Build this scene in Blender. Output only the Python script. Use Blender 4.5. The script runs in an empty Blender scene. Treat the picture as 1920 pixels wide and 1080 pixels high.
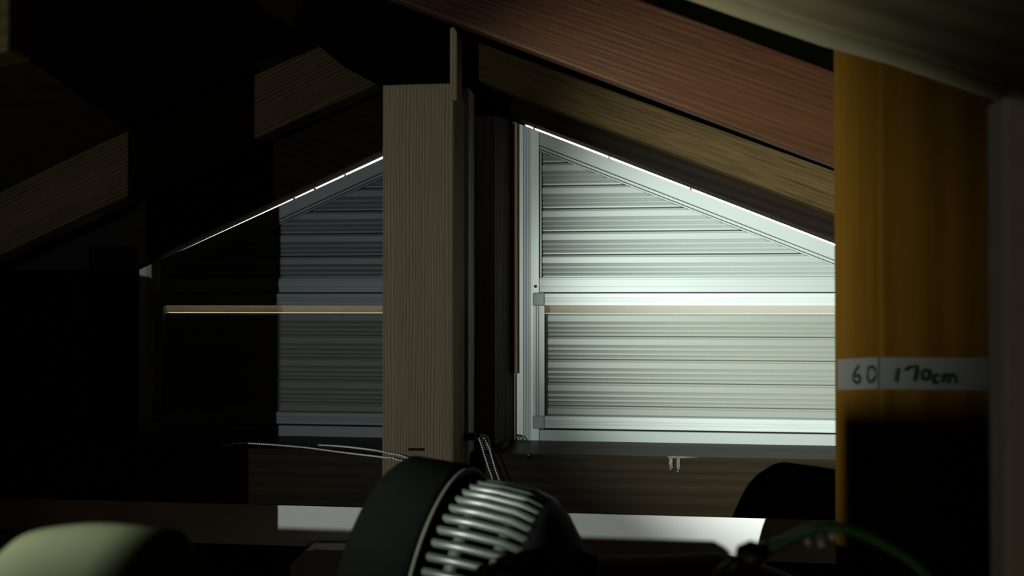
import bpy, bmesh, math, random
from mathutils import Vector, Matrix, Euler
random.seed(7)
PI = math.pi
scn = bpy.context.scene
COL = scn.collection

# ------------------------------------------------------------------ camera
F = 1600.0
CAM = Vector((0.0, 0.0, 0.62))
ROT = Euler((PI/2 + math.radians(0.64), 0.0, math.radians(6.2)), 'XYZ')
cd = bpy.data.cameras.new('camera')
cam = bpy.data.objects.new('camera', cd)
COL.objects.link(cam)
cam.location = CAM
cam.rotation_euler = ROT
cd.sensor_width = 36.0
cd.lens = F/1920*36.0
cd.clip_start = 0.02
cd.dof.use_dof = True
cd.dof.focus_distance = 1.62
cd.dof.aperture_fstop = 6.0
scn.camera = cam

# ------------------------------------------------------------------ daylight outside, exposure
w = bpy.data.worlds.new('outside_daylight')
scn.world = w
w.use_nodes = True
bg = w.node_tree.nodes['Background']
bg.inputs[0].default_value = (1.0, 0.90, 0.70, 1)
bg.inputs[1].default_value = 2.6
scn.view_settings.view_transform = 'Standard'
scn.view_settings.look = 'None'
scn.view_settings.gamma = 1
scn.view_settings.use_curve_mapping = False
scn.view_settings.exposure = 0.0

# ------------------------------------------------------------------ the torch: one hot beam inside a wide spill
TORCH = Vector((-0.65, 0.0, 0.618))
def spot(name, power, half, blend, az, el, color):
    l = bpy.data.lights.new(name, 'SPOT')
    l.energy = power
    l.spot_size = math.radians(2*half)
    l.spot_blend = blend
    l.shadow_soft_size = 0.0015
    l.color = color
    o = bpy.data.objects.new(name, l)
    COL.objects.link(o)
    o.location = TORCH
    d = Vector((math.sin(math.radians(az))*math.cos(math.radians(el)),
                math.cos(math.radians(az))*math.cos(math.radians(el)), math.sin(math.radians(el))))
    o.rotation_euler = d.to_track_quat('-Z', 'Y').to_euler()
    return o
spot('torch_beam', 430, 20.0, 1.0, 35.8, 0.9, (0.93, 1.0, 0.93))
spot('torch_spill', 24.5, 56.0, 0.25, -1.0, 18.0, (0.92, 1.0, 0.97))
spot('torch_halo', 0.9, 85.0, 0.5, 10.0, 0.0, (0.95, 1.0, 0.95))

# added warm fill behind the viewer, lifts the shadowed white board
hl = bpy.data.lights.new('fill_glow', 'AREA')
hl.shape = 'RECTANGLE'; hl.size = 0.8; hl.size_y = 0.5
hl.energy = 1.35
hl.color = (1.0, 0.72, 0.52)
ho = bpy.data.objects.new('fill_glow', hl)
COL.objects.link(ho)
ho.location = (0.0, -0.75, 0.06)
ho.rotation_euler = Vector((0.0, 0.75, 0.5)).to_track_quat('-Z', 'Y').to_euler()

# ------------------------------------------------------------------ helpers
RM = ROT.to_matrix()
def at(px, py, Y):
    """the point where the sight line of photo pixel (px, py) meets the plane at depth Y"""
    d = RM @ Vector(((px-960)/F, (540-py)/F, -1.0))
    return CAM + d*(Y/d.y)
def xz(px, py, Y):
    p = at(px, py, Y)
    return (p.x, p.z)

class MB:
    def __init__(s):
        s.bm = bmesh.new()
    def prism(s, poly, y0, y1, bevel=0.0, seg=2):
        """poly: list of (x, z); extruded in depth from y0 to y1"""
        t = bmesh.new()
        a = [t.verts.new((x, y0, z)) for x, z in poly]
        b = [t.verts.new((x, y1, z)) for x, z in poly]
        n = len(poly)
        t.faces.new(a); t.faces.new(b[::-1])
        for i in range(n):
            t.faces.new((a[i], b[i], b[(i+1) % n], a[(i+1) % n]))
        bmesh.ops.recalc_face_normals(t, faces=t.faces)
        if bevel > 0:
            bmesh.ops.bevel(t, geom=list(t.edges), offset=bevel, segments=seg, profile=0.5, affect='EDGES')
        s.merge(t)
        return s
    def box(s, x0, x1, y0, y1, z0, z1, bevel=0.0, seg=2):
        return s.prism([(x0, z0), (x1, z0), (x1, z1), (x0, z1)], y0, y1, bevel, seg)
    def merge(s, t, M=None):
        me = bpy.data.meshes.new('tmp')
        t.to_mesh(me); t.free()
        if M is not None:
            me.transform(M)
        s.bm.from_mesh(me)
        bpy.data.meshes.remove(me)
    def tube(s, pts, r, n=10, caps=True):
        pts = [Vector(p) for p in pts]
        rings = []
        prev = None
        for i, p in enumerate(pts):
            d = (pts[min(i+1, len(pts)-1)] - pts[max(i-1, 0)]).normalized()
            if prev is None:
                u = d.orthogonal().normalized()
            else:
                u = (prev - d*prev.dot(d)).normalized()
            prev = u
            v = d.cross(u)
            rr = r[i] if isinstance(r, (list, tuple)) else r
            rings.append([s.bm.verts.new(p + u*(rr*math.cos(2*PI*k/n)) + v*(rr*math.sin(2*PI*k/n))) for k in range(n)])
        for i in range(len(rings)-1):
            for k in range(n):
                s.bm.faces.new((rings[i][k], rings[i][(k+1) % n], rings[i+1][(k+1) % n], rings[i+1][k]))
        if caps:
            s.bm.faces.new(rings[0][::-1]); s.bm.faces.new(rings[-1])
        return s
    def lathe(s, prof, M=Matrix(), n=48, close=False):
        """prof: list of (u, r) along local x axis"""
        rings = []
        for u, r in prof:
            rings.append([s.bm.verts.new(M @ Vector((u, r*math.cos(2*PI*k/n), r*math.sin(2*PI*k/n)))) for k in range(n)])
        m = len(rings)
        for i in range(m if close else m-1):
            a, b = rings[i], rings[(i+1) % m]
            for k in range(n):
                s.bm.faces.new((a[k], a[(k+1) % n], b[(k+1) % n], b[k]))
        if not close:
            for rr in (rings[0][::-1], rings[-1]):
                s.bm.faces.new(rr)
        return s
    def ball(s, c, r, sub=1, scale=(1, 1, 1)):
        t = bmesh.new()
        bmesh.ops.create_icosphere(t, subdivisions=sub, radius=r)
        s.merge(t, Matrix.Translation(c) @ Matrix.Diagonal((*scale, 1)))
        return s
    def build(s, name, mat, parent=None, org=None, smooth=False):
        bmesh.ops.recalc_face_normals(s.bm, faces=s.bm.faces)
        me = bpy.data.meshes.new(name)
        s.bm.to_mesh(me); s.bm.free()
        if smooth:
            for p in me.polygons:
                p.use_smooth = True
        o = bpy.data.objects.new(name, me)
        COL.objects.link(o)
        me.materials.append(mat)
        if parent is not None:
            base = Vector(parent.get('_org', (0, 0, 0)))
            me.transform(Matrix.Translation(-base))
            o.parent = parent
            o['_org'] = list(base)
        else:
            base = Vector(org) if org is not None else Vector((0, 0, 0))
            me.transform(Matrix.Translation(-base))
            o.location = base
            o['_org'] = list(base)
        return o

def tag(o, label, cat, group=None):
    o['label'] = label; o['category'] = cat
    if group: o['group'] = group
    return o
def structure(o):
    o['kind'] = 'structure'
    return o
def empty(name, org):
    o = bpy.data.objects.new(name, None)
    COL.objects.link(o)
    o.empty_display_size = 0.05
    o.location = org
    o['_org'] = list(org)
    return o
def thing(name, label, cat, org, group=None):
    return tag(empty(name, org), label, cat, group)

# ------------------------------------------------------------------ materials
def new_mat(name):
    m = bpy.data.materials.new(name)
    m.use_nodes = True
    nt = m.node_tree
    return m, nt, nt.nodes['Principled BSDF']
def ramp(nt, stops):
    r = nt.nodes.new('ShaderNodeValToRGB')
    e = r.color_ramp.elements
    while len(e) < len(stops):
        e.new(0.5)
    for i, (p, c) in enumerate(stops):
        e[i].position = p
        e[i].color = (*c, 1)
    return r
def wood(name, dark, light, alpha=0.0, period=0.006, rough=0.7, bump=0.35, contrast=0.5, spec=0.06, knots=0.05, fine=1.0, seed=0.0, wave_mix=0.32, stretch=0.05):
    """grain runs along direction alpha (degrees above +X in the XZ plane)"""
    m, nt, b = new_mat(name)
    N = nt.nodes.new; L = nt.links.new
    tc = N('ShaderNodeTexCoord')
    mp = N('ShaderNodeMapping'); mp.inputs['Rotation'].default_value = (0, math.radians(alpha), 0)
    mp.inputs['Location'].default_value = (seed, seed*0.37, seed*0.71)
    L(tc.outputs['Object'], mp.inputs['Vector'])
    st = N('ShaderNodeMapping'); st.inputs['Scale'].default_value = (stretch, 1, 1)
    L(mp.outputs[0], st.inputs['Vector'])
    wv = N('ShaderNodeTexWave'); wv.wave_type = 'BANDS'; wv.bands_direction = 'Z'
    wv.inputs['Scale'].default_value = 0.314/period
    wv.inputs['Distortion'].default_value = 9.0
    wv.inputs['Detail'].default_value = 3.0
    wv.inputs['Detail Scale'].default_value = 0.5
    L(st.outputs[0], wv.inputs['Vector'])
    n1 = N('ShaderNodeTexNoise'); n1.inputs['Scale'].default_value = 140*fine; n1.inputs['Detail'].default_value = 5
    L(st.outputs[0], n1.inputs['Vector'])
    n2 = N('ShaderNodeTexNoise'); n2.inputs['Scale'].default_value = 14; n2.inputs['Detail'].default_value = 4
    L(st.outputs[0], n2.inputs['Vector'])
    mx = N('ShaderNodeMix'); mx.data_type = 'FLOAT'; mx.inputs[0].default_value = 1-wave_mix
    L(wv.outputs['Fac'], mx.inputs[2]); L(n1.outputs['Fac'], mx.inputs[3])
    mx2 = N('ShaderNodeMix'); mx2.data_type = 'FLOAT'; mx2.inputs[0].default_value = 0.4
    L(mx.outputs[0], mx2.inputs[2]); L(n2.outputs['Fac'], mx2.inputs[3])
    r = ramp(nt, [(0.5-contrast/2, dark), (0.5+contrast/2, light)])
    L(mx2.outputs[0], r.inputs[0])
    # a few knots
    ks = N('ShaderNodeMapping'); ks.inputs['Scale'].default_value = (0.45, 1, 1)
    L(mp.outputs[0], ks.inputs['Vector'])
    vo = N('ShaderNodeTexVoronoi'); vo.inputs['Scale'].default_value = 5.5
    L(ks.outputs[0], vo.inputs['Vector'])
    kr = ramp(nt, [(knots*0.6, (0.25, 0.2, 0.16)), (knots*1.3+0.001, (1, 1, 1))])
    L(vo.outputs['Distance'], kr.inputs[0])
    mc = N('ShaderNodeMix'); mc.data_type = 'RGBA'; mc.blend_type = 'MULTIPLY'; mc.inputs[0].default_value = 1
    L(r.outputs[0], mc.inputs[6]); L(kr.outputs[0], mc.inputs[7])
    L(mc.outputs[2], b.inputs['Base Color'])
    b.inputs['Roughness'].default_value = rough
    b.inputs['Specular IOR Level'].default_value = spec
    bp = N('ShaderNodeBump'); bp.inputs['Strength'].default_value = bump; bp.inputs['Distance'].default_value = 0.0012
    L(mx.outputs[0], bp.inputs['Height'])
    L(bp.outputs[0], b.inputs['Normal'])
    return m
def plain(name, col, rough=0.5, metal=0.0, spec=0.5, var=0.12, scale=40.0, stretch=(1, 1, 1), bump=0.0):
    m, nt, b = new_mat(name)
    N = nt.nodes.new; L = nt.links.new
    tc = N('ShaderNodeTexCoord')
    mp = N('ShaderNodeMapping'); mp.inputs['Scale'].default_value = stretch
    L(tc.outputs['Object'], mp.inputs['Vector'])
    n = N('ShaderNodeTexNoise'); n.inputs['Scale'].default_value = scale; n.inputs['Detail'].default_value = 4
    L(mp.outputs[0], n.inputs['Vector'])
    r = ramp(nt, [(0.3, tuple(c*(1-var) for c in col)), (0.7, tuple(min(1, c*(1+var)) for c in col))])
    L(n.outputs['Fac'], r.inputs[0])
    L(r.outputs[0], b.inputs['Base Color'])
    b.inputs['Roughness'].default_value = rough
    b.inputs['Metallic'].default_value = metal
    b.inputs['Specular IOR Level'].default_value = spec
    if bump:
        bp = N('ShaderNodeBump'); bp.inputs['Strength'].default_value = bump; bp.inputs['Distance'].default_value = 0.002
        L(n.outputs['Fac'], bp.inputs['Height']); L(bp.outputs[0], b.inputs['Normal'])
    return m
def translucent(name, col, refl=0.3):
    m = bpy.data.materials.new(name); m.use_nodes = True
    nt = m.node_tree; nt.nodes.clear()
    o = nt.nodes.new('ShaderNodeOutputMaterial')
    t = nt.nodes.new('ShaderNodeBsdfTranslucent'); d = nt.nodes.new('ShaderNodeBsdfDiffuse')
    tc = nt.nodes.new('ShaderNodeTexCoord')
    n = nt.nodes.new('ShaderNodeTexNoise'); n.inputs['Scale'].default_value = 30
    nt.links.new(tc.outputs['Object'], n.inputs['Vector'])
    r = ramp(nt, [(0.3, tuple(c*0.9 for c in col)), (0.7, col)])
    nt.links.new(n.outputs['Fac'], r.inputs[0])
    nt.links.new(r.outputs[0], t.inputs[0])
    d.inputs[0].default_value = (refl, refl, refl*0.95, 1)
    a = nt.nodes.new('ShaderNodeAddShader')
    nt.links.new(t.outputs[0], a.inputs[0]); nt.links.new(d.outputs[0], a.inputs[1])
    nt.links.new(a.outputs[0], o.inputs[0])
    return m
def screen_mat(name, col, opacity):
    m = bpy.data.materials.new(name); m.use_nodes = True
    nt = m.node_tree; nt.nodes.clear()
    N = nt.nodes.new; L = nt.links.new
    o = N('ShaderNodeOutputMaterial'); t = N('ShaderNodeBsdfTransparent'); d = N('ShaderNodeBsdfDiffuse')
    d.inputs[0].default_value = (*col, 1)
    tc = N('ShaderNodeTexCoord')
    # woven threads, far finer than a pixel: they only add a faint unevenness
    w1 = N('ShaderNodeTexWave'); w1.bands_direction = 'X'; w1.inputs['Scale'].default_value = 0.314/0.0016
    w2 = N('ShaderNodeTexWave'); w2.bands_direction = 'Z'; w2.inputs['Scale'].default_value = 0.314/0.0016
    L(tc.outputs['Object'], w1.inputs['Vector']); L(tc.outputs['Object'], w2.inputs['Vector'])
    mxm = N('ShaderNodeMath'); mxm.operation = 'MAXIMUM'
    L(w1.outputs['Fac'], mxm.inputs[0]); L(w2.outputs['Fac'], mxm.inputs[1])
    mr = N('ShaderNodeMapRange'); mr.inputs[3].default_value = opacity*0.55; mr.inputs[4].default_value = opacity*1.25
    L(mxm.outputs[0], mr.inputs[0])
    ms = N('ShaderNodeMixShader')
    L(mr.outputs[0], ms.inputs[0]); L(t.outputs[0], ms.inputs[1]); L(d.outputs[0], ms.inputs[2])
    L(ms.outputs[0], o.inputs[0])
    return m

M = {}
M['post'] = wood('weathered_post_wood', (0.07600, 0.06000, 0.03600), (0.23000, 0.17800, 0.11200), 90, period=0.0052, rough=0.6, bump=0.5, contrast=0.7, knots=0.03, wave_mix=0.5, fine=1.6)
M['stud'] = wood('dark_stud_wood', (0.12000, 0.12000, 0.12000), (0.50000, 0.50000, 0.50000), 90, period=0.004, rough=0.32, bump=0.9, spec=0.8, contrast=0.6)
M['jamb'] = wood('dark_jamb_wood', (0.08000, 0.07200, 0.08000), (0.28000, 0.24800, 0.26400), 90, period=0.005, rough=0.5, bump=0.4)
M['tan'] = wood('pale_edge_wood', (0.22, 0.15, 0.09), (0.34, 0.24, 0.15), 90, period=0.004)
M['rafter_right'] = wood('brown_rafter_wood', (0.01386, 0.00891, 0.00347), (0.04950, 0.03366, 0.01535), -21.5, period=0.007, rough=0.7, bump=0.5, contrast=0.45, seed=1.3, fine=2.2, wave_mix=0.12, spec=0.0)
M['rafter_left'] = wood('brown_rafter_wood_left', (0.01360, 0.00935, 0.00510), (0.05780, 0.03995, 0.02125), 24, period=0.007, rough=0.7, bump=0.5, contrast=0.5, seed=3.1, wave_mix=0.4, fine=2, spec=0.0)
M['red'] = wood('reddish_rafter_wood', (0.00880, 0.00320, 0.00112), (0.02320, 0.00896, 0.00336), -21, period=0.007, rough=0.5, bump=1.0, contrast=0.5, seed=5.2, wave_mix=0.15, spec=0.05, knots=0.06, fine=2.2)
M['amber'] = wood('amber_timber', (0.00908, 0.00412, 0.00049), (0.02574, 0.01248, 0.00154), 90, period=0.03, rough=0.7, bump=0.15, contrast=0.7, seed=2.4, spec=0.0)
M['strut'] = wood('dim_amber_strut_wood', (0.01200, 0.00863, 0.00225), (0.03375, 0.02400, 0.00638), 20, period=0.02, rough=0.6, bump=0.2, seed=4.9)
M['near_rafter'] = wood('pale_near_rafter_wood', (0.04950, 0.04125, 0.02112), (0.10560, 0.09075, 0.04950), -20, period=0.02, rough=0.6, bump=0.2, seed=4.4)
M['beam'] = wood('dark_beam_wood', (0.00516, 0.00356, 0.00172), (0.02065, 0.01400, 0.00643), 0, period=0.02, rough=0.45, bump=0.35, contrast=0.6, seed=8.1, spec=0.08, fine=1.8, knots=0.07)
M['gable'] = wood('dark_gable_wood', (0.00330, 0.00242, 0.00176), (0.01100, 0.00748, 0.00506), -20, period=0.016, rough=0.6, bump=0.3, seed=9.3, spec=0.02)
M['black_wood'] = wood('near_black_wood', (0.00090, 0.00090, 0.00090), (0.00240, 0.00210, 0.00180), 0, period=0.01, rough=0.8, bump=0.2, spec=0.0)  # near-black, far darker than the other timbers
M['deck'] = wood('dark_roof_boarding', (0.006, 0.005, 0.003), (0.018, 0.013, 0.008), 0, period=0.02, rough=0.8, bump=0.2, spec=0.1)
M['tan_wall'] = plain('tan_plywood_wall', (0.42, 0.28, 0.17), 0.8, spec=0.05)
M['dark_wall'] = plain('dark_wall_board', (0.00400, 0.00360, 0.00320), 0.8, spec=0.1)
M['floor'] = wood('dusty_plywood_floor', (0.2, 0.135, 0.08), (0.36, 0.25, 0.15), 0, period=0.03, rough=0.8, bump=0.2)
M['frame'] = plain('pale_grey_aluminium', (0.34200, 0.38000, 0.36575), 0.42, 0.35, var=0.04, scale=6)
M['slat'] = plain('pale_grey_shutter_slat', (0.31350, 0.35150, 0.32775), 0.42, 0.35, var=0.06, scale=5, stretch=(0.3, 1, 6))
M['stile'] = plain('silver_white_aluminium', (0.70, 0.76, 0.74), 0.42, 0.2, var=0.03, scale=6)
M['sash'] = plain('silver_grey_aluminium', (0.41, 0.45, 0.435), 0.42, 0.2, var=0.03, scale=6)
M['frame_left'] = plain('shaded_grey_aluminium', (0.11310, 0.12870, 0.13650), 0.55, 0.1, var=0.04, scale=6)  # darker copy of the pale aluminium, holding the left window's dimness
M['slat_left'] = plain('shaded_grey_shutter_slat', (0.08190, 0.09516, 0.10530), 0.55, 0.1, var=0.06, scale=5, stretch=(0.3, 1, 6))  # right window's slat colour darkened for weaker light on the left
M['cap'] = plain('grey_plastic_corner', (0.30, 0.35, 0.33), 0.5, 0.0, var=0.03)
M['cap_left'] = plain('shaded_grey_plastic_corner', (0.08580, 0.09750, 0.10140), 0.5, 0.0, var=0.03)  # darkened corner plastic, same dimness put into its colour
M['shadow_gap'] = plain('black_rubber_seal', (0.006, 0.006, 0.006), 0.8, spec=0.1)
M['screen'] = screen_mat('insect_screen_mesh', (0.20, 0.20, 0.14), 0.13)
M['seal'] = translucent('translucent_brown_seal', (0.20, 0.175, 0.128), 0.28)
M['white_board'] = plain('white_painted_board', (0.90, 0.90, 0.88), 0.6, var=0.02, scale=8)
M['fan_dark'] = plain('dark_green_black_plastic', (0.00088, 0.00108, 0.00084), 0.85, var=0.1, spec=0.0)
M['fan_black'] = plain('black_plastic', (0.0012, 0.0012, 0.0012), 0.7, spec=0.02)
M['fan_rim'] = plain('grey_brown_rim_sheen', (0.020, 0.018, 0.014), 0.6, spec=0.05)  # paler than the housing: reflection along the rim put into the colour
M['fan_grille'] = plain('grey_green_grille_plastic', (0.00935, 0.01169, 0.00888), 0.42, 0.0, spec=0.22)
M['chain'] = plain('pale_plastic_bead', (0.75, 0.76, 0.72), 0.3, var=0.03)
M['cord'] = plain('dull_green_cord', (0.03, 0.045, 0.035), 0.3, spec=0.8)
M['clip'] = plain('black_clip_plastic', (0.008, 0.008, 0.008), 0.4)
M['resin'] = plain('glistening_resin', (0.10, 0.10, 0.09), 0.08, spec=1.0, scale=600, bump=1.0)
M['steel'] = plain('bright_steel', (0.55, 0.55, 0.55), 0.25, 1.0)
M['screw'] = plain('dark_screw_head', (0.03, 0.035, 0.03), 0.35, 0.6)
M['cloth'] = plain('yellow_green_cloth', (0.01162, 0.01313, 0.00498), 0.85, spec=0.1, var=0.15, scale=14, bump=0.1)
M['olive'] = plain('dark_olive_cloth', (0.040, 0.034, 0.018), 0.9, spec=0.1, var=0.3, scale=12)
M['grey_box'] = plain('grey_plastic_crate', (0.37400, 0.39100, 0.35700), 0.6)
M['panel'] = plain('grey_green_panel', (0.28000, 0.29120, 0.23520), 0.7, var=0.05)
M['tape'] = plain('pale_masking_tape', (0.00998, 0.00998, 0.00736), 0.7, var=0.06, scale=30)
M['ink'] = plain('black_marker_ink', (0.00160, 0.00200, 0.00160), 0.6, spec=0.1)
M['cable'] = plain('green_cable_sheath', (0.01000, 0.12000, 0.01500), 0.35)
M['speck'] = plain('white_speck_plastic', (0.8, 0.8, 0.8), 0.4)
M['blocker'] = plain('brown_blocker', (0.20, 0.13, 0.07), 0.85)  # for the added light blockers outside the view

# ------------------------------------------------------------------ the room shell
YW = 1.73            # inner face of the gable wall
RX = at(912, 208, 1.675).x
SR = -0.40; SL = 0.45          # world slopes of the two roof sides
ZR = 1.25                      # underside of the boarding at the ridge
XL, XR, YB = -1.75, 1.55, -1.1
structure(MB().box(XL-0.05, XR+0.05, YB-0.05, YW+0.1, -0.05, 0).build('floor', M['floor']))
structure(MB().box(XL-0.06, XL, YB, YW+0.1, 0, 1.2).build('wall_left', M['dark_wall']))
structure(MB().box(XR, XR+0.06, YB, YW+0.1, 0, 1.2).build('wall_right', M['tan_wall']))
structure(MB().box(XL, XR, YB-0.06, YB, 0, 1.2).build('wall_front', M['dark_wall']))
structure(MB().prism([(RX, ZR), (XR+0.06, ZR+SR*(XR+0.06-RX)), (XR+0.06, ZR+SR*(XR+0.06-RX)+0.04), (RX, ZR+0.04)], YB-0.06, YW+0.03).build('ceiling_right', M['deck']))
structure(MB().prism([(RX, ZR), (XL-0.06, ZR-SL*(RX-XL+0.06)), (XL-0.06, ZR-SL*(RX-XL+0.06)+0.04), (RX, ZR+0.04)], YB-0.06, YW+0.03).build('ceiling_left', M['deck']))

# gable wall, left open where the two windows stand
def leak_r(px): return 230 + 0.387*(px-970)          # sloped top edge of the right frame
def leak_l(px): return 485 - 0.4561*(px-305)         # sloped top edge of the left frame
YF = 1.675                                            # front of the window frames
zb = at(1100, 838, YF).z - 0.004                      # bottom of both frames
RW0, RW1 = at(967, 500, YF).x, at(1830, 500, YF).x
LW0, LW1 = at(261, 500, YF).x, at(842, 500, YF).x
def zr(x, Y=YF):                                      # world height of the right frame's top edge
    a = Vector(xz(975, leak_r(975), Y)); b = Vector(xz(1565, leak_r(1565), Y))
    return a.y + (b.y-a.y)*(x-a.x)/(b.x-a.x)
def zl(x, Y=YF):
    a = Vector(xz(305, leak_l(305), Y)); b = Vector(xz(715, leak_l(715), Y))
    return a.y + (b.y-a.y)*(x-a.x)/(b.x-a.x)
TOP = 1.3
wb = MB()
m_ = 0.012
wb.box(XL, XR, YW, YW+0.03, 0, zb+m_)
wb.box(XL, LW0+m_, YW, YW+0.03, zb+m_, TOP)
wb.prism([(LW1-m_, zb+m_), (RW0+m_, zb+m_), (RW0+m_, TOP), (LW1-m_, TOP)], YW, YW+0.03)
wb.prism([(RW1-m_, zb+m_), (XR, zb+m_), (XR, TOP), (RW1-m_, TOP)], YW, YW+0.03)
wb.prism([(LW0+m_, zl(LW0)+0.035), (LW1-m_, zl(LW1)+0.035), (LW1-m_, TOP), (LW0+m_, TOP)], YW, YW+0.03)
wb.prism([(RW0+m_, zr(RW0)+0.035), (RW1-m_, zr(RW1)+0.035), (RW1-m_, TOP), (RW0+m_, TOP)], YW, YW+0.03)
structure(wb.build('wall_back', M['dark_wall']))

# ------------------------------------------------------------------ the two shuttered windows
PX = at(1000, 558, YF).x                              # metres per pixel at the frame
MPP = (at(1100, 558, YF).x - PX)/100
def slat_profile(h):
    """(height from the top of the slat, forward depth) of one roll-formed slat, as fractions of its pitch"""
    k = h/43.5
    p = [(0.0, 0.0), (0.6, 1.6), (3.2, 2.2), (4.2, 4.2), (15.4, 4.4), (18.6, 2.2), (21.6, 3.8), (25.4, 4.2), (28.6, 1.9),
         (31.4, 3.6), (34.6, 4.0), (38.0, 1.5), (40.2, 2.3), (42.6, 2.2), (43.0, 0.8), (43.5, 0.0)]
    return [(a*k, b*0.00125) for a, b in p]
def slat(x0, x1, ztop, h, y, ceil=None):
    """one slat; when ceil is given the ends are clipped under a sloped line z = ceil(x)"""
    prof = slat_profile(h)
    b = MB()
    bm = b.bm
    fr, bk = [], []
    n = 2
    for d, fwd in prof:
        z = ztop - d
        xa, xb = x0, x1
        if ceil:
            # the span of x where this height lies below the sloped rail
            s = (ceil(x1)-ceil(x0))/(x1-x0)
            xc = x0 + (z-ceil(x0))/s
            if s < 0: xb = min(xb, max(xc, x0+0.002))
            else: xa = max(xa, min(xc, x1-0.002))
        fr.append((bm.verts.new((xa, y-fwd, z)), bm.verts.new((xb, y-fwd, z))))
        bk.append((bm.verts.new((xa, y+0.003, z)), bm.verts.new((xb, y+0.003, z))))
    for i in range(len(prof)-1):
        bm.faces.new((fr[i][0], fr[i][1], fr[i+1][1], fr[i+1][0]))
        bm.faces.new((bk[i][1], bk[i][0], bk[i+1][0], bk[i+1][1]))
        bm.faces.new((fr[i][0], fr[i+1][0], bk[i+1][0], bk[i][0]))
        bm.faces.new((fr[i][1], bk[i][1], bk[i+1][1], fr[i+1][1]))
    bm.faces.new((fr[0][0], bk[0][0], bk[0][1], fr[0][1]))
    bm.faces.new((fr[-1][1], bk[-1][1], bk[-1][0], fr[-1][0]))
    return b
def ridged_bar(poly_fn, y0, y1):
    pass

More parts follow.
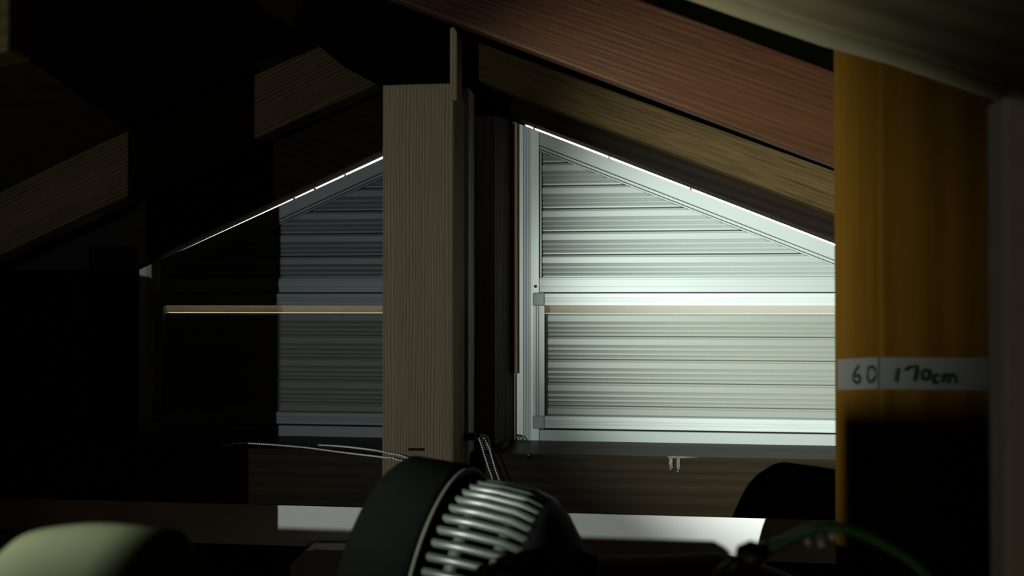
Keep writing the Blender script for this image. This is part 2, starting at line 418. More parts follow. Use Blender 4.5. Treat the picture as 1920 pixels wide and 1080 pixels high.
def window(name, x0, x1, ztop, side, fm, sm, capm):
    """x0..x1: outer width; ztop(x): sloped top edge; side: 'r' slopes down to the right"""
    root = structure(empty(name, ((x0+x1)/2, YF, zb)))
    u = MPP
    H = lambda py: at(1100, py, YF).z                 # heights read on the right window near x = 1100
    st = 44*u                                         # stile width
    z_mid1, z_mid0 = H(520.0), H(548.5)
    z_b1, z_b0 = H(806), zb
    rail = 37*u
    cut = lambda x: ztop(x) - rail
    # stiles with vertical flutes
    def stile(xa, xb, name_):
        b = MB()
        lo = zb; 
        b.prism([(xa, lo), (xb, lo), (xb, ztop(xb)), (xa, ztop(xa))], YF+0.003, YF+0.035)
        # raised faces left and right of the flutes and the flutes themselves
        e = [(0.0, 0.33), (0.36, 0.40), (0.43, 0.47), (0.50, 0.54), (0.57, 0.61), (0.64, 1.0)]
        if side == 'l': e = [(1-q, 1-p) for p, q in e]
        for p, q in e:
            a_, b_ = xa+(xb-xa)*p, xa+(xb-xa)*q
            b.prism([(a_, lo), (b_, lo), (b_, ztop(b_)-0.0005), (a_, ztop(a_)-0.0005)], YF, YF+0.004, 0.0006, 1)
        return b.build(name_, M['stile'] if side == 'r' else M['frame'], root)
    stile(x0, x0+st, 'stile')
    stile(x1-st, x1, 'stile')
    ix0, ix1 = x0+st+0.0006, x1-st-0.0006
    # sloped head rail: broad face, then two stepped beads along its lower edge
    def band(a, b_, ya, yb, bev=0.0006):
        g = MB()
        za = lambda x: ztop(x)-a
        zc = lambda x: ztop(x)-b_
        xa, xb = ix0, ix1
        # stop where the band dives under the mid rail
        lim = z_mid1
        s = (ztop(ix1)-ztop(ix0))/(ix1-ix0)
        pts = []
        def clipx(f):
            return ix0 + (lim-f(ix0))/((f(ix1)-f(ix0))/(ix1-ix0))
        if s < 0:
            xe = min(ix1, clipx(za)); xf = min(ix1, clipx(zc))
            pts = [(ix0, zc(ix0)), (xf, zc(xf)), (xe, za(xe)), (ix0, za(ix0))]
        else:
            xe = max(ix0, clipx(za)); xf = max(ix0, clipx(zc))
            pts = [(xf, zc(xf)), (ix1, zc(ix1)), (ix1, za(ix1)), (xe, za(xe))]
        g.prism(pts, ya, yb, bev, 1)
        return g
    band(0.0, 26*u, YF+0.002, YF+0.035).build('head_rail', fm, root)
    band(27.2*u, 32.5*u, YF+0.0035, YF+0.035).build('head_bead', fm, root)
    band(26*u, 37*u, YF+0.0065, YF+0.034, 0).build('head_seal', M['shadow_gap'], root)
    band(33.7*u, 37*u, YF+0.0045, YF+0.035).build('head_bead', fm, root)
    # mid rail and bottom rail
    g = MB().box(ix0, ix1, YF+0.002, YF+0.035, z_mid0, z_mid1, 0.0008, 1)
    g.box(ix0, ix1, YF-0.0005, YF+0.004, z_mid0+(z_mid1-z_mid0)*0.38, z_mid1-0.004, 0.0006, 1)
    g.build('mid_rail', fm, root)
    MB().box(ix0, ix1, YF+0.002, YF+0.035, z_b0, z_b1-0.0015, 0.0008, 1).build('bottom_rail', fm, root)
    MB().box(ix0, ix1, YF+0.006, YF+0.034, H(812), z_b1+0.004).build('bottom_gap', M['shadow_gap'], root)
    # thin inner bead beside the stile, next to the slats
    ys = YF + 0.014
    for xa in (ix0+0.001, ix1-0.0045):
        b = MB()
        c = ztop(xa if side == 'l' else xa+0.0035) - 37*u
        if c > z_mid1+0.01:
            b.box(xa, xa+0.0035, YF+0.005, YF+0.035, z_mid1, c, 0.0005, 1)
            b.build('slat_guide', fm, root)
    MB().box(x0+0.01, x1-0.01, YF+0.022, YF+0.028, zb+0.004, H(589)).build('daylight_block', M['shadow_gap'], root)  # added black sheet, stops daylight between slats and darkens their joints
    lo_ = z_mid0+0.002
    knee = x0 + (lo_+0.004-ztop(x0))/((ztop(x1)-ztop(x0))/(x1-x0))     # where the slope meets the mid rail
    if side == 'r':
        xe_ = min(x1-0.01, knee)
        pts = [(x0+0.01, lo_), (xe_, lo_), (xe_, max(lo_+0.0002, ztop(xe_)-0.004)), (x0+0.01, ztop(x0+0.01)-0.004)]
    else:
        xe_ = max(x0+0.01, knee)
        pts = [(xe_, lo_), (x1-0.01, lo_), (x1-0.01, ztop(x1-0.01)-0.004), (xe_, max(lo_+0.0002, ztop(xe_)-0.004))]
    MB().prism(pts, YF+0.022, YF+0.028).build('daylight_block', M['shadow_gap'], root)
    # upper slats, clipped under the sloped rail
    pitch = 43.6*u
    zt = z_mid1
    hi = max(cut(ix0), cut(ix1))
    k = 1
    while True:
        z1 = z_mid1 + pitch*k - 0.0002
        if z1 - pitch > hi: break
        a, b_ = ix0+0.005, ix1-0.005
        sb = slat(a, b_, z1-0.0012, pitch-0.0013, ys, cut)
        sb.build('shutter_slat', sm, root)
        k += 1
    # lower slats behind the screen: the curtain starts under a narrow light gap
    zt = H(588.0)
    k = 0
    while zt - k*pitch > z_b1 - 0.01:
        slat(ix0+0.002, ix1-0.002, zt-k*pitch, pitch-0.0013, ys).build('shutter_slat', sm, root)
        k += 1
    # the strip of daylight above the lower curtain: a translucent seal with a hairline gap below it
    MB().box(ix0-0.01, ix1+0.01, YF+0.0195, YF+0.0205, H(587.6), H(571.5)).build('daylight_seal', M['seal'], root)
    # screen sash
    sx0, sx1 = x0+34*u, x1-34*u
    sz1, sz0 = H(550.0), H(803)
    sw = 21*u; rw = 23*u
    sash = empty('screen_sash', (0, 0, 0)); sash.parent = root; sash.location = (0, 0, 0); sash['_org'] = root['_org']
    yS = YF-0.009
    def rail_bar(xa, xb, za, zc, nm):
        g = MB().box(xa, xb, yS+0.002, yS+0.014, za, zc, 0.0005, 1)
        h = zc-za
        for p, q in ((0.02, 0.38), (0.44, 0.60), (0.66, 0.98)):
            g.box(xa, xb, yS, yS+0.004, zc-h*q, zc-h*p, 0.0005, 1)
        g.build(nm, M['sash'] if side == 'r' else fm, sash)
    def stile_bar(xa, xb, za, zc, nm):
        g = MB().box(xa, xb, yS+0.002, yS+0.014, za, zc, 0.0005, 1)
        ww = xb-xa
        for p, q in ((0.0, 0.26), (0.32, 0.46), (0.52, 1.0)):
            g.box(xa+ww*p, xa+ww*q, yS, yS+0.004, za, zc, 0.0005, 1)
        g.build(nm, M['sash'] if side == 'r' else fm, sash)
    rail_bar(sx0+sw, sx1-sw, sz1-rw, sz1, 'sash_rail')
    rail_bar(sx0+sw, sx1-sw, sz0, sz0+rw, 'sash_rail')
    stile_bar(sx0, sx0+sw, sz0+rw, sz1-rw, 'sash_stile')
    stile_bar(sx1-sw, sx1, sz0+rw, sz1-rw, 'sash_stile')
    for xa in (sx0-1.5*u, sx1-sw-0.5*u):
        for za in (sz0-1.5*u, sz1-rw-0.5*u):
            MB().box(xa, xa+sw+2*u, yS-0.0015, yS+0.015, za, za+rw+2*u, 0.0032, 3).build('corner_cap', capm, sash)
    MB().box(sx0+sw-0.001, sx1-sw+0.001, yS+0.0065, yS+0.0068, sz0+rw-0.001, sz1-rw+0.001).build('screen_mesh', M['screen'], sash)
    # the dark line over the sash
    MB().box(ix0, ix1, YF+0.0005, YF+0.006, H(551), H(547.6)).build('sash_gap', M['shadow_gap'], root)
    if side == 'r':
        p = at(1004, 537, YF)
        t = MB().lathe([(0, 0.0028), (0.0012, 0.0030), (0.0016, 0.0018), (0.0012, 0.0010), (0.0003, 0.0008)],
                       Matrix.Translation((p.x, YF+0.0002, p.z)) @ Matrix.Rotation(-PI/2, 4, 'Z'), 16)
        t.build('frame_screw', M['screw'], root)
    return root
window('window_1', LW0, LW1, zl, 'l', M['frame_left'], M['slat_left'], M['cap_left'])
window('window_2', RW0, RW1, zr, 'r', M['frame'], M['slat'], M['cap'])

# ------------------------------------------------------------------ gable boards above the windows (a hairline of daylight is left under each)
def gable(name, side, gaps):
    """lower edge follows the frame's top edge with a narrow slit; drawn on the board's back face at Y1"""
    Y0, Y1 = 1.645, 1.690
    low = [xz(px, (leak_r(px) if side == 'r' else leak_l(px)) - g, Y1) for px, g in gaps]
    if side == 'r':
        up = [(x, ZR + SR*(x-RX)-0.01) for x, z in low]
    else:
        up = [(x, ZR - SL*(RX-x)-0.01) for x, z in low]
    b = MB().prism(low + up[::-1], Y0, Y1)
    return b
g = gable('', 'r', [(958, 0.2), (972, 1.0), (985, 2.6), (1100, 3.4), (1300, 3.4), (1480, 3.4), (1567, 3.2), (1650, 3.0), (1840, 2.0)]).build('trim_1', M['gable'])
structure(g)
g = gable('', 'l', [(280, -1.5), (330, -0.7), (420, 0.0), (520, 1.1), (600, 2.2), (715, 3.4), (850, 3.0)]).build('trim_2', M['gable'])
structure(g)
# spacers that interrupt the slit
sp = []
for px in (1001, 1142, 1296):
    x = at(px, 400, YF).x
    sp.append(MB().box(x-0.0012, x+0.0012, YF+0.004, YF+0.012, zr(x)-0.003, zr(x)+0.008).build('slit_spacer', M['clip'], None, (x, YF, zr(x))))
for px in (549, 588, 645):
    x = at(px, 400, YF).x
    sp.append(MB().box(x-0.0009, x+0.0009, YF+0.004, YF+0.012, zl(x)-0.003, zl(x)+0.008).build('slit_spacer', M['clip'], None, (x, YF, zl(x))))
for i, o in enumerate(sp):
    par = bpy.data.objects['window_2' if i < 3 else 'window_1']
    o.location = o.location - Vector(par['_org'])
    o.parent = par

# ------------------------------------------------------------------ jambs between the windows
jb = MB()
plan = [(at(868, 500, 1.622).x, 1.622), (at(928, 500, 1.622).x, 1.622), (at(961, 500, 1.672).x, 1.672), (at(961, 500, 1.672).x, YW), (at(868, 500, 1.622).x, YW)]
t_ = bmesh.new()
zj0, zj1 = zb-0.01, zr(at(955, 500, 1.66).x, 1.66)
va = [t_.verts.new((x, y, zj0)) for x, y in plan]; vb = [t_.verts.new((x, y, zj1)) for x, y in plan]
t_.faces.new(va[::-1]); t_.faces.new(vb)
for i in range(5):
    t_.faces.new((va[i], va[(i+1) % 5], vb[(i+1) % 5], vb[i]))
jb.merge(t_)
structure(jb.build('trim_3', M['jamb']))
xe0, xe1 = at(963.0, 500, 1.664).x, at(970.0, 500, 1.664).x
structure(MB().prism([(xe0, at(966, 700, 1.664).z), (xe1, at(966, 700, 1.664).z), (xe1, at(970, 231, 1.664).z), (xe0, at(963, 226, 1.664).z)], 1.664, 1.674).build('trim_4', M['tan']))
# plain jamb left of the left window, with the small bright gaps along its edge
structure(MB().box(LW0-0.13, LW0, 1.705, YW, zb-0.01, zl(LW0)+0.05).build('trim_5', M['black_wood']))

# ------------------------------------------------------------------ timbers
def timber(name, label, px_poly, Y0, Y1, mat, cat, group=None, bevel=0.003, extra=()):
    pts = [xz(a, b, Y0) for a, b in px_poly]
    cx = sum(p[0] for p in pts)/len(pts); cz = min(p[1] for p in pts)
    o = MB().prism(pts, Y0, Y1, bevel, 2).build(name, mat, None, (cx, (Y0+Y1)/2, cz))
    return tag(o, label, cat, group)

# central post: shaft with a narrow tongue rising beside the ridge beam
YP = 1.40
pw = thing('post', 'weathered grey-brown square post standing between the two shuttered windows', 'post', at(784, 900, YP))
pw.location.z = 0; pw['_org'] = list(pw.location)
xa, xb = at(716.5, 500, YP).x, at(850.5, 500, YP).x
ztop = at(780, 157, YP).z
xt = at(844, 100, YP).x
MB().prism([(xa, 0), (xb, 0), (xb, ztop), (xa, ztop)], YP, YP+0.112, 0.003, 2).build('shaft', M['post'], pw)
MB().prism([(xt, ztop-0.03), (xb+0.006, ztop-0.03), (xb+0.006, at(850, 60, YP).z), (xt+0.006, at(850, 50, YP).z), (xt, at(850, 54, YP).z)], YP-0.004, YP+0.05, 0.002, 2).build('tongue', M['post'], pw)
MB().prism([xz(766, 840, YP), xz(796, 840, YP), xz(796, 845, YP), xz(766, 845, YP)], YP-0.0015, YP+0.002).build('notch', M['shadow_gap'], pw)
o = MB().box(at(860, 500, 1.52).x, at(889, 500, 1.575).x, 1.516, 1.58, 0.20, 1.0, 0.003, 2).build('stud', M['stud'], None, (at(875, 500, 1.55).x, 1.55, 0.20))
tag(o, 'narrow blackish stud with a shiny ridged side behind the central post', 'stud')

# ridge beam running towards the viewer over the post
o = MB().prism([xz(a_, b_, YP) for a_, b_ in ((721, 156.5), (843.5, 156.5), (843.5, 30), (800, -40), (600, -60), (545, 40), (600, 85), (660, 117))], YP+0.006, 1.54, 0.003, 2).build('ridge_beam', M['black_wood'], None, (at(780, 155, YP).x, 1.45, ztop))
tag(o, 'black ridge beam end sitting on top of the central post', 'beam')

# common rafters at the gable
timber('rafter', 'brown grained rafter just above the right shuttered window, lower of the two right rafters',
       [(862, 137), (975, 181), (1240, 278), (1600, 414), (2050, 584), (2680, 824), (2680, 716), (2050, 488), (1600, 332), (1565, 320), (862, 66)], 1.48, 1.51, M['rafter_right'], 'rafter')
timber('rafter', 'brown ridged rafter above the left shuttered window, its top end cut off at a slant',
       [(720, 151), (600, 85), (465, 145), (215, 256), (-420, 540), (-420, 670), (215, 379), (465, 265)], 1.55, 1.60, M['rafter_left'], 'rafter')
timber('rafter', 'wide reddish brown rafter crossing the top of the view, uppermost of the lit right rafters',
       [(742, 0), (640, -40), (640, -215), (1000, -76), (1205, 0), (1565, 134), (2000, 300), (2600, 528), (2600, 712), (2000, 478), (1565, 309)], 1.05, 1.07, M['red'], 'rafter')
timber('rafter', 'blurred pale brown rafter at the top right resting on the amber post',
       [(560, -290), (1180, -74), (1390, 0), (1565, 59), (1705, 97), (2150, 250), (2900, 515), (2900, 305), (2150, 40), (1390, -230), (1180, -300), (560, -516)], 0.655, 0.695, M['near_rafter'], 'rafter')

# near right post with the taped note
YQ = 0.70
XQ = at(1650, 558, YQ).x                              # its left side face
YQ1 = YQ + 0.137
def atx(px, py, X):
    d = RM @ Vector(((px-960)/F, (540-py)/F, -1.0))
    return CAM + d*(X/d.x)
rp = thing('post', 'blurred amber brown post close by on the right with a strip of tape', 'post', (XQ+0.05, YQ+0.06, 0))
MB().box(XQ, at(1882, 500, YQ).x, YQ, YQ1, 0, at(1700, -10, YQ).z, 0.004, 3).build('shaft', M['amber'], rp)
tq = MB()
zt1, zt0 = at(1700, 670, YQ).z, at(1700, 730, YQ).z
xq1 = at(1869, 700, YQ).x
yq_ = atx(1572, 700, XQ).y
tb_ = bmesh.new()
c_ = [(YQ, zt0), (yq_, atx(1572, 731, XQ).z), (yq_, atx(1572, 674, XQ).z), (YQ, zt1)]
fa = [tb_.verts.new((XQ-0.0008, y, z)) for y, z in c_]; fb = [tb_.verts.new((XQ+0.003, y, z)) for y, z in c_]
tb_.faces.new(fa); tb_.faces.new(fb[::-1])
for i in range(4): tb_.faces.new((fa[i], fb[i], fb[(i+1) % 4], fa[(i+1) % 4]))
tq.merge(tb_)
tq.box(XQ-0.0008, xq1, YQ-0.0008, YQ+0.003, zt0, zt1)
tp = tq.build('tape', M['tape'], rp)
tp['label'] = 'pale tape strip with a handwritten 60 170cm'
# handwriting: strokes in photo pixels
strokes = [
    [(1611, 686), (1605, 694), (1601, 704), (1601, 713), (1606, 718), (1612, 716), (1614, 709), (1610, 703), (1603, 706)],
    [(1629, 689), (1637, 687), (1642, 695), (1643, 704), (1638, 714), (1630, 716), (1627, 706), (1629, 689)],
    [(1683, 690), (1681, 703), (1679, 716)],
    [(1696, 694), (1704, 688), (1718, 687), (1716, 700), (1713, 714)],
    [(1733, 693), (1727, 700), (1728, 710), (1736, 712), (1742, 705), (1741, 695), (1733, 693)],
    [(1757, 703), (1751, 704), (1748, 710), (1750, 717), (1757, 717)],
    [(1766, 717), (1767, 706), (1773, 702), (1777, 706), (1777, 717), (1778, 706), (1784, 702), (1789, 707), (1790, 718)],
]
wr = MB()
for s in strokes:
    pts = [at(a, b, YQ-0.0011) if a > 1650 else atx(a, b, XQ-0.0011) for a, b in s]
    fine = []
    for i in range(len(pts)-1):
        for k in range(4):
            fine.append(pts[i].lerp(pts[i+1], k/4))
    fine.append(pts[-1])
    wr.tube(fine, 0.0014, 6)
wr.build('handwriting', M['ink'], tp)

# lower beam and the boards under it
YBm = 1.527
z1 = at(1280, 857, YBm).z; z0 = at(1100, 964, YBm).z
bm_ = MB().box(XL+0.01, XR-0.01, YBm, YF+0.002, z0, z1, 0.003, 2).build('wall_beam', M['beam'], None, (0, YBm, z0))
tag(bm_, 'dark brown horizontal beam running below both windows behind the fan', 'beam')
# resin drips hang from its upper edge
rs = MB()
for px, ya, yb in ((1257, 857, 879), (1260, 858, 876), (1271, 857, 884), (1274, 858, 878)):
    rs.tube([at(px, ya, YBm-0.001), at(px-0.3, (ya+yb)/2, YBm-0.0025), at(px+0.6, yb, YBm-0.0022)], [0.0022, 0.0018, 0.0016], 8)
    rs.ball(at(px+0.6, yb, YBm-0.0022), 0.0022, 2)
rs.tube([at(1252, 857, YBm-0.0012), at(1280, 857.5, YBm-0.0012), at(1312, 857.5, YBm-0.0008)], [0.0014, 0.0018, 0.0006], 8)
r = rs.build('resin_drip', M['resin'], bm_, smooth=True)
r['label'] = 'glistening resin drips on the front edge'
hk = MB()
hk.tube([at(990, 862, YBm+0.004), at(990, 860, YBm-0.004), at(992, 855, YBm-0.008), at(989, 851, YBm-0.008), at(987.5, 854, YBm-0.007)], 0.0012, 8)
hk.build('hook', M['steel'], bm_)
# long white board
YWb = 1.675
zw1 = z0 - 0.004; zw0 = at(300, 1016, YWb).z
o = MB().box(XL+0.01, XR-0.01, YWb, YWb+0.02, zw0, zw1+0.02, 0.001, 1).build('white_board', M['white_board'], None, (0, YWb, zw0))
tag(o, 'long white board below the dark beam, only its middle lit', 'board')

# left strut at the picture's corner
o = MB().prism([xz(-150, 130, 0.8), xz(14, 96, 0.8), xz(17, -160, 0.8), xz(-150, -160, 0.8)], 0.8, 0.84, 0.004, 2).build('strut', M['strut'], None, at(-60, 100, 0.8))
tag(o, 'short amber strut hanging at the top left corner of the view', 'strut')
# post to the left of the view, in the torch's way
o = MB().box(-0.752, -0.654, 0.60, 0.712, 0, 1.0, 0.003, 2).build('post', M['amber'], None, (-0.70, 0.655, 0))
tag(o, 'square amber post left of the view, casting the broad shadow on the left window', 'post')
o = MB().box(-0.71, -0.480, 0.318, 0.33, 0, 0.527, 0.002, 1).build('blocker_sheet', M['blocker'], None, (-0.6, 0.32, 0))  # added unseen sheet, cuts the torch light low on the white board
o3 = MB().box(-0.5855, -0.557, 0.0596, 0.0606, 0, 0.6108).build('blocker_strip', M['blocker'], None, (-0.57, 0.062, 0))  # added unseen strip close to the torch, darkens the lower near post
tag(o3, 'added upright strip left beside the viewer, shading the lower half of the near post', 'blocker_strip')
o2 = MB().box(-1.45, -0.750, 0.45, 0.597, 0, 0.634, 0.002, 1).build('blocker_box', M['blocker'], None, (-1.0, 0.5, 0))  # added unseen box, keeps torch spill off the lower left wall
tag(o2, 'added tall brown box far left of the view, shading the lower left wall', 'blocker_box')
tag(o, 'added upright brown sheet left of the view, shading the lower edge of the white board', 'blocker')

# ------------------------------------------------------------------ fan
FC = at(845, 1118, 0.735)
ax = Vector((0.97, -0.19, -0.10)).normalized()
up = Vector((0, 0, 1)); yv = up.cross(ax).normalized(); zv = ax.cross(yv).normalized()
FM = Matrix(((ax.x, yv.x, zv.x, FC.x), (ax.y, yv.y, zv.y, FC.y), (ax.z, yv.z, zv.z, FC.z), (0, 0, 0, 1))) @ Matrix.Scale(0.96, 4)
fan = thing('fan', 'blurred black fan with a round housing and grey-green slotted grille in the foreground', 'fan', (FC.x, FC.y, 0))
R1, R2 = 0.118, 0.104
ring = [(-0.064, R1-0.014), (-0.062, R1-0.006), (-0.055, R1), (-0.006, R1), (-0.001, R1-0.002), (0.001, R1-0.006), (-0.001, R1-0.009), (-0.03, R1-0.014)]
MB().lathe(ring, FM, 64, True).build('housing_ring', M['fan_dark'], fan, smooth=True)
MB().lathe([(-0.086, 0.03), (-0.082, 0.06), (-0.072, 0.092), (-0.060, R1-0.012), (-0.035, R1-0.012), (-0.03, R2-0.012), (0.075, R2-0.022), (0.080, 0.02)], FM, 48).build('motor_core', M['fan_black'], fan, smooth=True)
MB().lathe([(0.000, R1-0.0085), (0.0022, R1-0.0075), (0.0022, R1-0.003), (0.000, R1-0.002)], FM, 64, True).build('housing_rim_sheen', M['fan_rim'], fan, smooth=True)
# grille: bars along the axis, joined by rings
bar = MB()
prof = [(-0.004, R2), (0.035, R2+0.001), (0.062, R2-0.001), (0.078, R2-0.006), (0.086, R2-0.016)]
bar.tube([Vector((u, 0, r)) for u, r in prof], 0.0036, 8)
bo = bar.build('grille_bar', M['fan_grille'], fan, smooth=True)
bo.data.transform(Matrix.Translation(Vector(fan['_org'])))
loc = Matrix.Translation(-Vector(fan['_org'])) @ FM
nb = 54
for k in range(nb):
    b = bo if k == 0 else bo.copy()
    if k:
        COL.objects.link(b); b.parent = fan
    b.matrix_local = loc @ Matrix.Rotation(2*PI*k/nb, 4, 'X')
for u, r in ((-0.002, R2-0.002), (0.027, R2-0.0035), (0.062, R2-0.005)):
    MB().lathe([(u-0.005, r-0.002), (u-0.005, r+0.002), (u+0.005, r+0.002), (u+0.005, r-0.002)], FM, 64, True).build('grille_ring', M['fan_grille'], fan, smooth=True)
MB().lathe([(0.074, R2-0.008), (0.080, R2-0.004), (0.092, R2-0.012), (0.106, R2-0.03), (0.116, 0.05), (0.119, 0.005)], FM, 48).build('front_cover', M['fan_black'], fan, smooth=True)
kb = at(1086, 1068, 0.72)
MB().lathe([(-0.03, 0.006), (-0.008, 0.008), (-0.006, 0.0165), (0.006, 0.0175), (0.010, 0.012)], Matrix.Translation(kb) @ Matrix.Rotation(0.5, 4, 'Y') @ Matrix.Rotation(-0.7, 4, 'Z'), 24).build('tilt_knob', M['fan_black'], fan, smooth=True)
MB().tube([(FC.x+0.02, FC.y+0.02, 0.02), (FC.x+0.02, FC.y+0.02, 0.16), (FC.x+0.015, FC.y+0.015, FC.z-0.06)], [0.016, 0.014, 0.012], 16).build('stand', M['fan_black'], fan)
MB().lathe([(0, 0.10), (0.012, 0.10), (0.02, 0.085), (0.03, 0.02)], Matrix.Translation((FC.x+0.02, FC.y+0.02, 0)) @ Matrix.Rotation(-PI/2, 4, 'Y'), 40).build('base', M['fan_black'], fan, smooth=True)

# ------------------------------------------------------------------ bead chains
def resample(pts, step):
    # smooth path through the points, then even spacing
    P = [Vector(p) for p in pts]
    out = []
    for i in range(len(P)-1):
        p0 = P[max(i-1, 0)]; p1 = P[i]; p2 = P[i+1]; p3 = P[min(i+2, len(P)-1)]
        for k in range(40):
            t = k/40
            out.append(0.5*((2*p1)+(-p0+p2)*t+(2*p0-5*p1+4*p2-p3)*t*t+(-p0+3*p1-3*p2+p3)*t**3))
    out.append(P[-1])
    res = [out[0]]; acc = 0
    for a, b in zip(out, out[1:]):
        d = (b-a).length
        while acc + d >= step:
            t = (step-acc)/d
            a = a.lerp(b, t); res.append(a); d = (b-a).length; acc = 0
        acc += d
    return res, out
def chain(label, strands, group=None, r=0.0019, step=0.0047):
    base = Vector(strands[0][-1]); base.z = 0
    t = thing('bead_chain', label, 'chain', base, group)
    for s in strands:
        beads, path = resample(s, step)
        g = MB()
        for p in beads: g.ball(p, r, 1)
        g.tube(path[::5] + [path[-1]], 0.0005, 5)
        g.build('beads', M['chain'], t, smooth=True)['kind'] = 'stuff'
    return t
zs = z1 + 0.0018
cA = at(420, 830, 1.54); cA.z = zs
c1 = [cA, at(457, 831, 1.53), at(560, 838, 1.50), at(640, 848, 1.46), at(715, 857, 1.39), at(742, 861, 1.385), at(775, 880, 1.38), at(790, 960, 1.38), at(795, 1100, 1.38), (at(795, 1100, 1.38).x, 1.38, 0.002)]
c2 = [at(598, 834.5, 1.50), at(640, 837, 1.47), at(700, 844, 1.40), at(730, 850, 1.388), at(757, 856, 1.385), at(790, 876, 1.38), at(803, 960, 1.38), at(806, 1100, 1.38), (at(806, 1100, 1.38).x, 1.38, 0.002)]
for p in (c1, c2):
    p[0] = Vector((p[0].x, p[0].y, max(p[0].z, zs)))
chain('white bead chain lying over the beam left of the central post', [c1, c2])
d1 = [at(898, 822, 1.50), at(903, 836, 1.495), at(907, 850, 1.49), at(914, 872, 1.485), at(926, 911, 1.48), at(940, 1000, 1.48), (at(942, 1000, 1.48).x, 1.48, 0.002)]
d2 = [at(908, 822, 1.50), at(916, 838, 1.495), at(920, 850, 1.49), at(928, 878, 1.485), at(938.5, 912, 1.48), at(952, 1000, 1.48), (at(954, 1000, 1.48).x, 1.48, 0.002)]
ch = chain('white bead chain hanging beside the central post from the small black clip', [d1, d2], step=0.0043)
g = MB()
for o_ in (0, 5, 12):
    g.tube(resample([at(888+o_*0.6, 816, 1.51), at(897+o_*0.8, 814+o_*0.1, 1.505), at(903+o_, 822, 1.50), at(909+o_, 846, 1.492)], 0.003)[0], 0.0014, 6)
g.build('cord', M['cord'], ch, smooth=True)
cl = MB().box(-0.2478, at(893, 818, 1.505).x, 1.500, 1.5155, at(870, 826, 1.5).z, at(870, 813, 1.5).z, 0.002, 2)
cl.build('clip', M['clip'], ch)
o = MB().box(at(944, 836, 1.60).x, at(955, 836, 1.60).x, 1.570, 1.584, z1, z1+0.012, 0.003, 2).build('catch', M['clip'], None, (at(950, 836, 1.6).x, 1.577, z1))
tag(o, 'small dark catch on the beam top at the foot of the jamb', 'catch')

# ------------------------------------------------------------------ foreground clutter
def cloth_lump(name, label, cat, profile, Y, depth, mat, seed):
    """a soft heap whose skyline follows the given photo outline at depth Y"""
    rnd = random.Random(seed)
    b = MB(); bm = b.bm
    cols = []
    n = len(profile); rows = 9
    for i, (px, py) in enumerate(profile):
        col = []
        p = at(px, py, Y)
        for j in range(rows):
            t = j/(rows-1)                 # 0 front foot .. 1 back foot
            prof = math.sin(PI*t)**0.3 if 0 < t < 1 else 0.0
            y = Y - depth*0.5 + depth*t
            wob = 0.006*math.sin(3.1*i+1.7*j+seed)*prof
            col.append(bm.verts.new((p.x + 0.004*math.sin(2.3*i+j*1.1), y, max(0.0, p.z*1.012*prof - abs(wob)*(1 if j != rows//2 else 0)))))
        cols.append(col)
    for i in range(n-1):
        for j in range(rows-1):
            bm.faces.new((cols[i][j], cols[i+1][j], cols[i+1][j+1], cols[i][j+1]))
    for c in (cols[0], cols[-1]):
        bm.faces.new(c)
    bm.faces.new([c[0] for c in cols] + [c[-1] for c in cols][::-1])
    o = b.build(name, mat, None, (at(profile[n//2][0], 600, Y).x, Y, 0), smooth=True)
    md = o.modifiers.new('soft', 'SUBSURF'); md.levels = 2; md.render_levels = 2
    return tag(o, label, cat)
cloth_lump('cloth_bag', 'blurred yellow-green cloth bundle at the bottom left', 'cloth bag',
           [(-25, 1062), (-15, 1048), (10, 1022), (60, 996), (120, 984), (190, 980), (250, 984), (290, 990), (322, 991), (342, 996), (350, 1035), (385, 1050), (415, 1085), (440, 1180)], 0.40, 0.10, M['cloth'], 3)
cloth_lump('dark_bag', 'dim olive cloth bundle behind the green cable at the bottom right', 'bag',
           [(985, 1150), (1040, 1070), (1110, 1042), (1200, 1046), (1290, 1042), (1340, 1034), (1400, 1052), (1470, 1072), (1540, 1108), (1590, 1190)], 0.95, 0.24, M['olive'], 5)
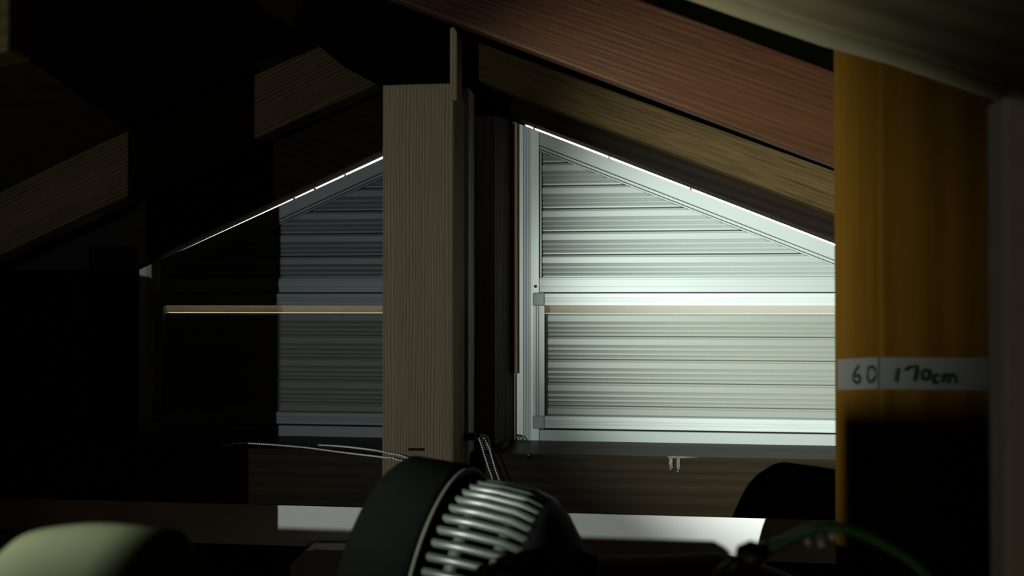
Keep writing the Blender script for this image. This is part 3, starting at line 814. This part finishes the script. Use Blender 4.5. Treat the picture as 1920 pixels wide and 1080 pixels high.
# green cable with a black plug, crossing in front of the near post
cb = thing('cable', 'green cable with a black connector arching at the bottom right', 'cable', (at(1600, 1100, 0.46).x, 0.46, 0))
path = resample([at(1436, 1030, 0.47), at(1470, 1015, 0.47), at(1510, 998, 0.465), at(1550, 988, 0.46), at(1590, 992, 0.46), at(1640, 1012, 0.46), at(1700, 1046, 0.46), at(1740, 1085, 0.46), at(1765, 1150, 0.46), at(1775, 1230, 0.46), (at(1778, 1230, 0.46).x, 0.46, 0.2), (at(1778, 1230, 0.46).x, 0.46, 0.004)], 0.006)[0]
MB().tube(path, 0.0030, 12).build('sheath', M['cable'], cb, smooth=True)
pa, pb = at(1384, 1050, 0.47), at(1440, 1028, 0.47)
MB().tube([pa, pa.lerp(pb, 0.15), pa.lerp(pb, 0.6), pa.lerp(pb, 0.75), pb], [0.004, 0.0068, 0.0072, 0.005, 0.0035], 14).build('connector', M['clip'], cb, smooth=True)
MB().tube([pa, at(1350, 1075, 0.48), at(1310, 1130, 0.50), (at(1290, 1180, 0.50).x, 0.50, 0.003)], 0.003, 8).build('lead', M['clip'], cb, smooth=True)
for px, py in ((1515, 1016), (1540, 1020), (1561, 1006)):
    q = min(path, key=lambda p: abs(p.x-at(px, py, 0.462).x))
    e = at(px, py, 0.462)
    MB().tube([q, q.lerp(e, 0.9), e], [0.0004, 0.0004, 0.0004], 5).ball(e, 0.0017, 2).build('white_speck', M['speck'], cb, smooth=True)  # small white ball on a thin thread to the cable
# grey crates under the white board
def crate(label, pts, Y, d):
    P = [xz(a, b, Y) for a, b in pts]
    cx = sum(p[0] for p in P)/len(P)
    t = thing('crate', label, 'crate', (cx, Y, 0))
    MB().prism(P, Y, Y+d, 0.003, 2).build('body', M['grey_box'], t)
    x0 = min(p[0] for p in P); x1 = max(p[0] for p in P); zt = max(p[1] for p in P)
    MB().box(x0+(x1-x0)*0.3, x1-0.004, Y-0.003, Y+d*0.5, zt-0.004, zt+0.001, 0.001, 1).build('rim', M['grey_box'], t)
    return t
def foot(pts, Y):
    return pts
zf = at(600, 558, 1.4)
yfl = 558 + 0.62*F/1.61
crate('grey crate with a slanted side under the white board, left of the fan', [(541, 1061), (572, 1032), (700, 1034), (700, yfl), (560, yfl)], 1.61, 0.055)
crate('grey crate at the far left edge, half behind the yellow-green cloth', [(-160, 1004), (42, 1008), (60, 1030), (60, yfl), (-160, yfl)], 1.61, 0.055)
# pale panel at the right edge
o = MB().prism([(at(1883, 600, 0.45).x, 0), (at(2400, 600, 0.45).x, 0), (at(2400, 340, 0.45).x, at(2400, 340, 0.45).z), xz(1892, 178, 0.45), xz(1883, 182, 0.45)], 0.45, 0.47, 0.002, 2).build('panel', M['panel'], None, (at(1980, 600, 0.45).x, 0.46, 0))
tag(o, 'pale grey-green upright panel at the right edge of the view', 'panel')

for o in list(bpy.data.objects):
    if '_org' in o.keys():
        del o['_org']
